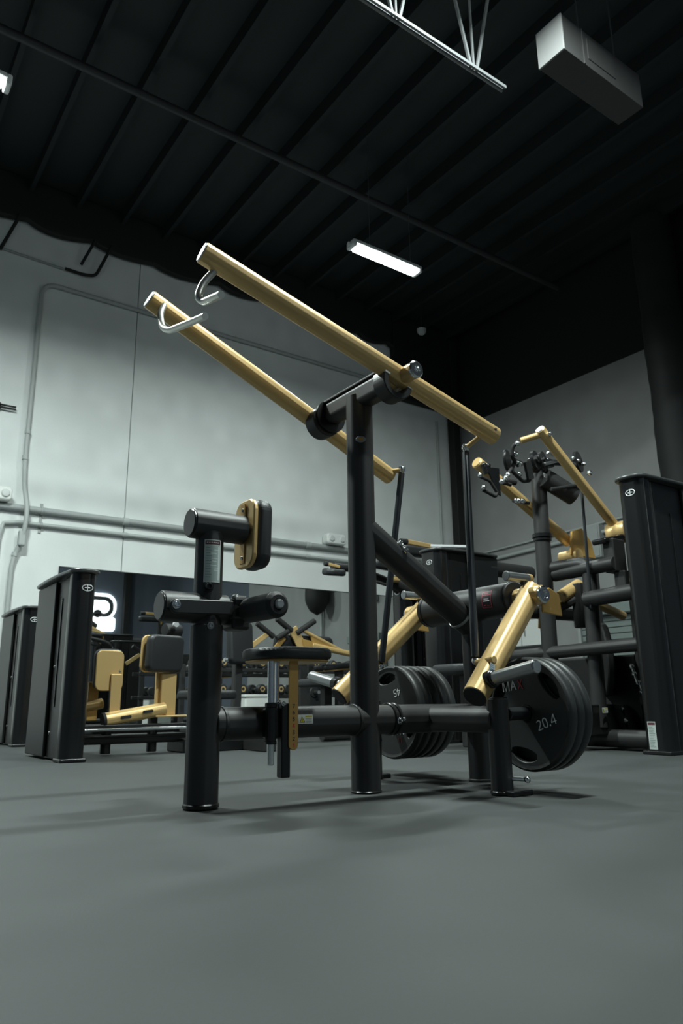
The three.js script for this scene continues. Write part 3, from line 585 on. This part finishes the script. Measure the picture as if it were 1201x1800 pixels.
{ // pulldown machine with the tall tower, right
  const t = thing('pulldown_machine', 'pulldown machine with golden levers, cable handles and a tall tower at the right edge', 'gym machine', [2.5, 0, -.35]);
  const tw = tower(t, [2.5, 0, -.35], 0, 1.1, .185, 1.77, 0, 'tall black weight tower');
  part('spec_label', (() => { const g = new THREE.PlaneGeometry(.055, .165); g.rotateY(-Math.PI / 2); g.translate(2.4975, .115, -.37); return g; })(), S.spec, tw, 'pale specification label with a dark red heading');
  const B = M.black, G = M.gold;
  const post = part('tall_post', C([2.6, .02, -1.2], [2.64, 2.11, -1.2], .058), B, t);
  part('post_collar', [ring([2.629, 1.545, -1.2], [0, 1, 0], .075, .05, .03), ring([2.629, 1.515, -1.2], [0, 1, 0], .068, .05, .02)], M.blackSatin, post);
  const l1 = part('lever', C([2.145, 2.165, -.75], [2.90, 1.525, -.72], .036), G, t);
  part('lever_cap', C([2.138, 2.171, -.75], [2.148, 2.163, -.75], .033), M.cap, l1); part('cross_peg', C([2.17, 2.14, -.74], [2.06, 2.10, -.86], .022), G, l1);
  part('bolt', ball([2.19, 2.13, -.705], .018), M.chrome, l1); part('bolt', ball([2.62, 1.92, -.72], .02), M.chrome, l1);
  part('hub', [turn([2.86, 1.5, -.78], [.3, .1, 1], [[0, 0], [.075, 0], [.08, .01], [.08, .12], [.075, .13], [0, .13]], 32)], G, l1);
  const l2 = part('lever', C([2.125, 2.085, -1.35], [3.15, 1.588, -1.36], .046), G, t);
  part('lever_cap', C([2.117, 2.089, -1.35], [2.128, 2.084, -1.35], .043), M.gold, l2);
  part('pivot_plate', slab(poly([[-.15, -.12], [.17, -.12], [.13, .02], [.02, .12], [-.11, .08]]), [3.2, 1.575, -1.28], [1, .0, 0], [0, 1, 0], .02, .004), M.goldDeep, l2, 'golden fan-shaped pivot plate');
  part('hub', C([3.12, 1.46, -1.42], [3.12, 1.46, -1.24], .05), G, l2);
  // frame behind
  part('short_post', pipe([[2.64, .15, -.85], [2.69, 1.29, -.85], [2.66, 1.29, -1.2]], .052, .09, 24), B, t);
  part('cross_tube', C([2.67, 1.24, -1.15], [2.67, 1.25, -.62], .05), B, t);
  part('lever_bracket', bx([2.73, 1.31, -.66], [.14, .24, .09], .012), B, t); part('lever_bracket', bx([2.76, 1.12, -.62], [.12, .16, .09], .012), B, t);
  part('bracket_plate', bx([2.74, 1.44, -.7], [.26, .04, .12], .015, 0, .25), M.blackSatin, t);
  part('cross_tube', C([2.62, 1.02, -.85], [2.62, 1.03, -.44], .055), B, t);
  part('cross_tube', C([2.6, .66, -1.6], [2.6, .68, -.44], .045), B, t);
  part('lower_lever', C([2.77, 1.08, -1.2], [3.02, 1.2, -1.2], .05), G, t); part('lower_lever', C([2.86, 1.045, -1.0], [3.26, .952, -1.0], .034), G, t);
  part('lower_bracket', bx([2.95, 1.03, -1.15], [.09, .34, .09], .012), B, t); part('lower_bracket', C([2.75, 1.0, -1.2], [2.98, 1.1, -1.18], .035), B, t);
  part('mid_tube', C([2.55, .98, -1.35], [3.3, .99, -1.35], .05), B, t);
  part('pivot_plate', slab(poly([[-.07, -.14], [.09, -.16], [.06, .1], [-.02, .14]]), [2.72, 1.0, -1.32], [1, 0, 0], [0, 1, 0], .016, .003), M.goldDeep, t);
  const bs = part('base_box', slab((() => { const s = new THREE.Shape(); s.moveTo(-.3, -.1); s.lineTo(.26, -.1); s.quadraticCurveTo(.26, .09, .08, .1); s.lineTo(-.3, .1); s.closePath(); return s; })(), [2.78, .2, -.9], [1, 0, .1], [0, 1, 0], .2, .006), M.blackSatin, t);
  part('warning_label', (() => { const g = new THREE.PlaneGeometry(.06, .035); g.translate(2.62, .262, -.782); g.rotateY(0); return g; })(), S.warn, bs, 'small white and yellow label');
  part('bolt', bolt([2.83, .27, -.79], [0, 0, 1], .01, .01), M.chrome, bs); part('bolt', bolt([2.85, .19, -.79], [0, 0, 1], .012, .012), M.chrome, bs);
  part('base_tube', C([2.72, .075, -2.1], [2.72, .075, -.44], .058), B, t); part('base_tube', C([2.3, .05, -1.3], [3.5, .05, -1.3], .045), B, t);
  const rs = part('cable_pulley', ring([2.98, .33, -.72], [.5, 0, 1], .09, .012, .03), M.blackSatin, t);
  for (const [x, y] of [[2.79, .55], [2.81, .5], [2.86, .44], [2.88, .38], [2.98, .28]]) part('link', [ball([x, y, -.66], .017), C([x, y, -.66], [x + .03, y - .07, -.66], .009)], M.chrome, rs);
  part('link_rod', C([2.62, 1.9, -.8], [2.60, .95, -.8], .011), M.rod, t);
  // guard disc and belt behind the posts
  part('guard_disc', turn([3.0, .62, -1.05], [.7, 0, .7], [[0, 0], [.26, 0], [.27, .01], [.27, .04], [.26, .05], [0, .05]], 48), M.blackMatt, t);
  part('seat', slab(rrect(.44, .36, .1), [2.05, .55, -1.5], [1, 0, 0], [0, 0, -1], .07, .025), M.vinyl, t); part('seat_post', bx([2.05, .27, -1.5], [.08, .5, .08], .01), B, t);
  part('rear_frame', bx([3.05, .62, -.75], [.06, 1.2, .06], .008), B, t); part('rear_frame', bx([3.35, .72, -1.3], [.07, 1.4, .07], .008), B, t);
  part('stack_housing', bx([3.35, .33, -1.15], [.5, .64, .95], .02), M.blackMatt, t);
  // pulley head
  const hd = part('pulley_head', [C([2.4, 2.07, -1.08], [2.92, 2.14, -1.06], .024), bx([2.64, 2.1, -1.14], [.07, .06, .16], .01), bx([2.62, 2.1, -1.2], [.16, .07, .12], .01)], M.blackSatin, t);
  for (const [x, y, z, r] of [[2.42, 2.07, -1.04, .075], [2.91, 2.14, -1.02, .085], [2.52, 2.09, -1.05, .07]]) part('pulley_wheel', [ring([x, y, z], [.35, .1, 1], r, .012, .028, 32), ring([x, y, z + .02], [.35, .1, 1], r * .35, .01, .02, 20)], M.blackSatin, hd);
  part('head_drum', C([2.62, 1.99, -1.13], [2.86, 1.86, -1.05], .075), M.black, hd); part('drum_label', bx([2.57, 1.985, -1.075], [.05, .035, .003], .001, .2), M.cap, hd);
  part('head_arm', C([2.55, 1.86, -1.02], [2.83, 1.93, -.98], .014), M.black, hd); 
  for (const [x, y] of [[2.82, 2.15], [2.88, 2.14], [2.95, 2.125]]) part('head_ball', ball([x, y, -.995], .016), M.chrome, hd);
  part('head_arm', C([2.52, 2.14, -1.0], [2.86, 2.1, -1.0], .013), M.steel, hd); part('head_arm', C([2.5, 2.05, -1.02], [2.7, 2.12, -1.02], .012), M.steel, hd);
  // hanging D handles
  const handle = (name, pts, balls, par) => { const m = part(name, pts.map(p => pipe(p, .013, .02, 10)), M.gripRubber, par); balls.forEach(b => part('ball_joint', ball(b, .019, 14), M.chrome, m)); return m; };
  handle('cable_handle', [[[2.05, 2.10, -.86], [2.02, 2.06, -.9], [2.03, 1.99, -.92], [2.12, 1.95, -.95]]], [[2.03, 2.075, -.86], [2.05, 2.01, -.9], [2.11, 1.955, -.92]], l1);
  handle('cable_handle', [[[2.09, 1.99, -.95], [2.05, 1.9, -.95], [2.16, 1.84, -.95], [2.24, 1.86, -.95], [2.24, 1.97, -.95], [2.09, 1.99, -.95]]], [[2.09, 1.97, -.94], [2.12, 1.885, -.94]], l1);
  part('handle_guard', [turn([2.03, 1.98, -.98], [.5, 0, 1], [[0, 0], [.075, 0], [.08, .01], [.075, .02], [0, .02]], 28), bx([2.22, 1.93, -.94], [.11, .13, .02], .006, .3, .3)], M.blackSatin, l1);
  handle('cable_handle', [[[2.06, 1.93, -.95], [1.99, 1.85, -.95], [1.95, 1.79, -.95]], [[1.93, 1.8, -.95], [2.03, 1.795, -.95]]], [[2.0, 1.86, -.94], [1.975, 1.83, -.94], [1.93, 1.80, -.94]], l1);
  handle('cable_handle', [[[2.16, 1.72, -1.05], [2.36, 1.74, -1.08]]], [[2.18, 1.72, -1.04], [2.21, 1.725, -1.04], [2.25, 1.73, -1.04]], hd);
  handle('cable_handle', [[[2.07, 1.95, -1.28], [2.18, 1.93, -1.28], [2.25, 1.85, -1.28]], [[2.09, 1.85, -1.28], [2.23, 1.815, -1.28], [2.25, 1.85, -1.28]]], [[2.07, 1.955, -1.27], [2.10, 1.865, -1.27]], l2);
  part('handle_plate', slab(poly([[-.07, .09], [.07, .1], [.07, -.12], [.02, -.1], [-.02, 0]]), [2.22, 1.95, -1.285], [1, 0, 0], [0, 1, 0], .014, .003), M.blackSatin, l2);
  part('ball_joint', [ball([2.145, 2.055, -1.3], .022), ball([2.19, 2.055, -1.3], .022), C([2.15, 2.05, -1.3], [2.17, 1.99, -1.3], .025)], M.blackSatin, l2);
  part('grip_stub', C([2.30, 1.955, -1.26], [2.40, 1.94, -1.22], .024), M.gripRubber, l2);
}
{ // fly machine: wide tower and padded arm behind the diagonal brace
  const t = thing('fly_machine', 'black machine with a wide oval-topped tower and a golden padded arm, behind the diagonal brace', 'gym machine', [2.45, 0, -2.3]);
  tower(t, [2.45, 0, -2.3], 0, .74, .24, 1.6, 0, 'wide black weight tower with an oval cap');
  const a = part('arm_bar', bar([3.045, 1.929, -3.3], [3.407, 1.913, -3.3], .055, .05, .01), M.gold, t);
  part('arm_end', C([2.98, 1.924, -3.3], [3.067, 1.929, -3.3], .033), M.blackMatt, a); part('arm_fork', bar([3.374, 1.918, -3.3], [3.72, 1.912, -3.1], .05, .03, .008), M.cap, a); part('arm_link', bar([3.396, 1.907, -3.3], [3.374, 1.743, -3.3], .044, .033, .006), M.goldDeep, a);
  part('arm_pad', slab(rrect(.39, .13, .05), [3.156, 1.83, -3.28], [1, .0, 0], [0, 0, -1], .1, .033), M.vinyl, a);
  part('frame_post', bx([3.38, .9, -3.27], [.09, 1.78, .09], .012), M.black, t); part('base_tube', C([3.25, .05, -3.36], [3.8, .05, -3.36], .045), M.black, t); part('base_tube', C([3.36, .05, -3.36], [3.36, .05, -2.25], .045), M.black, t); part('base_tube', C([3.1, .05, -2.3], [3.4, .05, -2.3], .045), M.black, t);
  part('head_tube', C([3.1, 1.5, -2.25], [3.7, 1.5, -2.25], .07), M.black, t);
}
{ // next machine to the left of it
  const t = thing('rear_delt_machine', 'black machine with golden-tipped arm pads showing on both sides of the main post', 'gym machine', [2.62, 0, -2.95]);
  tower(t, [2.62, 0, -2.95], 0, .5, .19, 1.43, 0, 'slim black weight tower');
  const p = part('arm_pad', slab(rrect(.2, .16, .06), [1.80, 1.425, -2.8], [1, .04, 0], [0, .2, -1], .06, .024), M.vinyl, t); part('pad_grip', bar([1.73, 1.49, -2.8], [1.86, 1.475, -2.8], .03, .028, .008), M.gold, p); part('grip_end', C([1.70, 1.493, -2.8], [1.735, 1.49, -2.8], .02), M.blackMatt, p);
  const q = part('arm_pad', slab(rrect(.3, .16, .06), [2.33, 1.535, -2.8], [1, -.05, 0], [0, .2, -1], .07, .026), M.vinyl, t); part('pad_grip', bar([2.2, 1.63, -2.8], [2.39, 1.6, -2.8], .035, .03, .008), M.gold, q);
  part('arm_tube', pipe([[1.82, 1.48, -2.84], [2.1, 1.5, -2.9], [2.5, 1.42, -2.92], [2.7, 1.3, -2.95]], .035, .1), M.black, t);
  part('arm_link', [ring([2.47, 1.5, -2.78], [1, .3, .6], .045, .03, .02)], M.goldDeep, t); part('arm_peg', C([2.44, 1.42, -2.8], [2.52, 1.42, -2.8], .03), M.gold, t); part('hand_grip', C([2.26, 1.38, -2.8], [2.38, 1.36, -2.8], .014), M.gripRubber, t);
  part('arm_tube', C([2.45, 1.42, -2.86], [2.9, 1.25, -2.86], .05), M.black, t);
  part('seat', slab(rrect(.38, .34, .09), [2.0, .5, -3.3], [1, 0, 0], [0, 0, -1], .07, .025), M.vinyl, t); part('seat_post', bx([2.05, .24, -3.3], [.08, .46, .08], .01), M.black, t); part('base_tube', C([1.9, .05, -3.15], [2.95, .05, -3.15], .045), M.black, t);
}
{ // T-bar row by the mirror
  const t = thing('row_machine', 'golden-armed row machine with black grips by the mirror, seen over the seat', 'gym machine', [2.9, 0, -5]);
  const z = -5;
  part('frame_post', bx([2.95, .5, z - .15], [.1, 1.0, .1], .01), M.black, t); part('base_tube', C([2.2, .05, z - .15], [3.9, .05, z - .15], .045), M.black, t);
  part('chest_pad', slab(rrect(.8, .2, .08), [2.95, 1.0, z - .1], [1, 0, 0], [0, 1, .2], .1, .03), M.vinyl, t);
  const a = part('handle_arm', bar([2.17, .93, z], [2.40, 1.09, z], .02, .055, .004), M.gold, t); part('grip', C([2.26, 1.205, z], [2.48, 1.06, z], .032), M.gripRubber, a);
  const b = part('handle_arm', bar([2.73, 1.17, z], [2.90, .90, z], .02, .12, .004), M.gold, t); part('grip', C([2.52, 1.27, z], [2.72, 1.14, z], .034), M.gripRubber, b); part('gusset', slab(poly([[0, 0], [.12, -.02], [.3, -.2], [.05, -.2]]), [2.85, 1.05, z + .02], [1, 0, 0], [0, 1, 0], .015, .003), M.goldDeep, b);
  const c = part('handle_arm', [C([2.85, 1.16, z], [3.5, .90, z], .022), C([3.0, .98, z], [3.8, .86, z], .035)], M.gold, t); part('gusset', slab(poly([[-.14, .1], [.1, .02], [.2, -.08], [-.1, -.06]]), [3.12, 1.0, z], [1, 0, 0], [0, 1, 0], .018, .003), M.goldDeep, c); part('grip', C([2.78, 1.11, z], [3.04, 1.27, z], .034), M.gripRubber, c);
  part('handle_arm', bar([2.48, .90, z], [2.62, 1.06, z], .02, .06, .004), M.goldDeep, t); part('grip', C([2.5, 1.04, z + .03], [2.66, 1.13, z + .03], .03), M.gripRubber, t);
  part('bench', slab(rrect(.55, .25, .06), [3.55, .76, z - .3], [1, .1, 0], [0, 0, -1], .07, .025), M.vinyl, t); part('bench_board', bar([3.3, .7, z - .3], [3.85, .74, z - .3], .2, .02, .004), M.goldDeep, t);
  part('bench_post', bx([3.6, .36, z - .3], [.09, .72, .09], .01), M.black, t);
}
{ // storage box, dumbbell rack, dumbbells
  const bx0 = thing('storage_box', 'white storage box on the floor in front of the mirror, under the seat', 'box', [2.5, 0, -5.5]);
  part('box_body', bx([2.5, .2, -5.5], [.36, .40, .3], .02), M.plastic, bx0); part('box_lid', bx([2.5, .41, -5.5], [.385, .035, .32], .012), M.white, bx0);
  const r = thing('dumbbell_rack', 'black two-tier dumbbell rack in front of the mirror behind the seat', 'rack', [3.2, 0, -6.2]);
  for (const y of [.415, .735]) { for (const s of [-.13, .13]) part('shelf_rail', bx([3.2, y, -6.2 + s], [2.6, .045, .05], .006), M.black, r); }
  for (const x of [1.95, 4.45]) part('rack_leg', [bx([x, .4, -6.3], [.06, .8, .06], .008), bx([x, .03, -6.2], [.06, .06, .5], .01)], M.black, r);
  let d0, k = 0;
  const ORD = ['leftmost black round dumbbell', ...['second', 'third', 'fourth', 'fifth', 'sixth', 'seventh', 'eighth'].map(w => w + ' black round dumbbell from the left'), 'rightmost black round dumbbell'];
  for (const y of [.44, .76]) for (let i = 0; i < 9; i++) {
    const x = 2.1 + i * .275;
    let d;
    if (!d0) {
      d = d0 = thing('dumbbell', '', 'dumbbell', [x, y, -6.2]);
      const hd = turn([x, y + .06, -6.2 - .085], [0, 0, -1], [[0, 0], [.055, 0], [.06, .008], [.06, .075], [.052, .085], [0, .085]], 20), hd2 = turn([x, y + .06, -6.2 + .085], [0, 0, 1], [[0, 0], [.055, 0], [.06, .008], [.06, .075], [.052, .085], [0, .085]], 20);
      part('head', hd, M.rubber, d); part('head', hd2, M.rubber, d); part('grip', C([x, y + .06, -6.3], [x, y + .06, -6.1], .017), M.chrome, d);
      part('head_ring', turn([x, y + .06, -6.2 + .168], [0, 0, 1], [[.02, 0], [.034, 0], [.034, .005], [.02, .005], [.02, 0]], 20), M.gold, d);
    } else { d = d0.clone(); d.name = numbered('dumbbell'); d.position.set(x, y, -6.2); scene.add(d); }
    d.userData = { label: ORD[i] + ' on the ' + (y < .6 ? 'lower' : 'upper') + ' tier of the rack', category: 'dumbbell', group: 'dumbbells on the ' + (y < .6 ? 'lower' : 'upper') + ' tier of the rack' }; k++;
  }
  const w = thing('plate_tree', 'black plate tree with a round plate, behind the height scale by the mirror', 'rack', [3.35, 0, -5.6]);
  part('tree_post', bx([3.35, .45, -5.6], [.07, .9, .07], .01), M.black, w); part('tree_foot', bx([3.35, .03, -5.6], [.5, .06, .5], .01), M.black, w); part('tree_peg', C([3.35, .45, -5.6], [3.35, .45, -5.38], .024), M.chrome, w);
  const pl = thing('weight_plate', 'round black plate hung on the plate tree by the mirror', 'weight plate', [3.35, .235, -5.5]);
  part('disc', turn([3.35, .45, -5.52], [0, 0, 1], [[.026, 0], [.2, 0], [.215, .008], [.215, .04], [.2, .05], [.19, .04], [.07, .035], [.06, .05], [.026, .05], [.026, 0]], 44), M.rubber, pl);
}
{ // lit sign on the rear wall, seen in the mirror (it reads right in the reflection's place)
  const z = Z1 - .02, t = thing('wall_sign', 'glowing white oval-ring sign reflected in the mirror beside the black tower', 'sign', [5.2, 2.4, z]);
  part('halo_panel', [slab(rrect(1.12, .80, .36), [5.24, 3.26, z - .03], [1, 0, 0], [0, 1, 0], .05, .01, 20), slab(rrect(1.14, .44, .1), [5.22, 2.72, z - .03], [1, 0, 0], [0, 1, 0], .05, .01)], M.signGlow, t);
  const s = rrect(.93, .64, .29); const hole = rrect(.68, .40, .18); s.holes.push(new THREE.Path(hole.getPoints(14).reverse()));
  part('ring', slab(s, [5.24, 3.24, z - .075], [1, 0, 0], [0, 1, 0], .03, .004, 20), M.blackMatt, t);
  for (let i = 0; i < 7; i++) part('lettering', bx([4.9 + i * .11, 2.74 + (i % 2) * .03, z - .06], [.03, .016, .01], .002), M.pipeGrey, t);
  single('rear_column', bx([6.1, CEIL / 2 - .1, Z1 - .12], [.2, CEIL - .2, .2], .01), M.blackMatt, 'black column on the rear wall, reflected right of the glowing sign', 'column');
}
scene.traverse(o => { if (o.isMesh) { o.castShadow = true; o.receiveShadow = true; } if (o.isLight && !o.isRectAreaLight) o.castShadow = true; });
renderer.render(scene, camera);
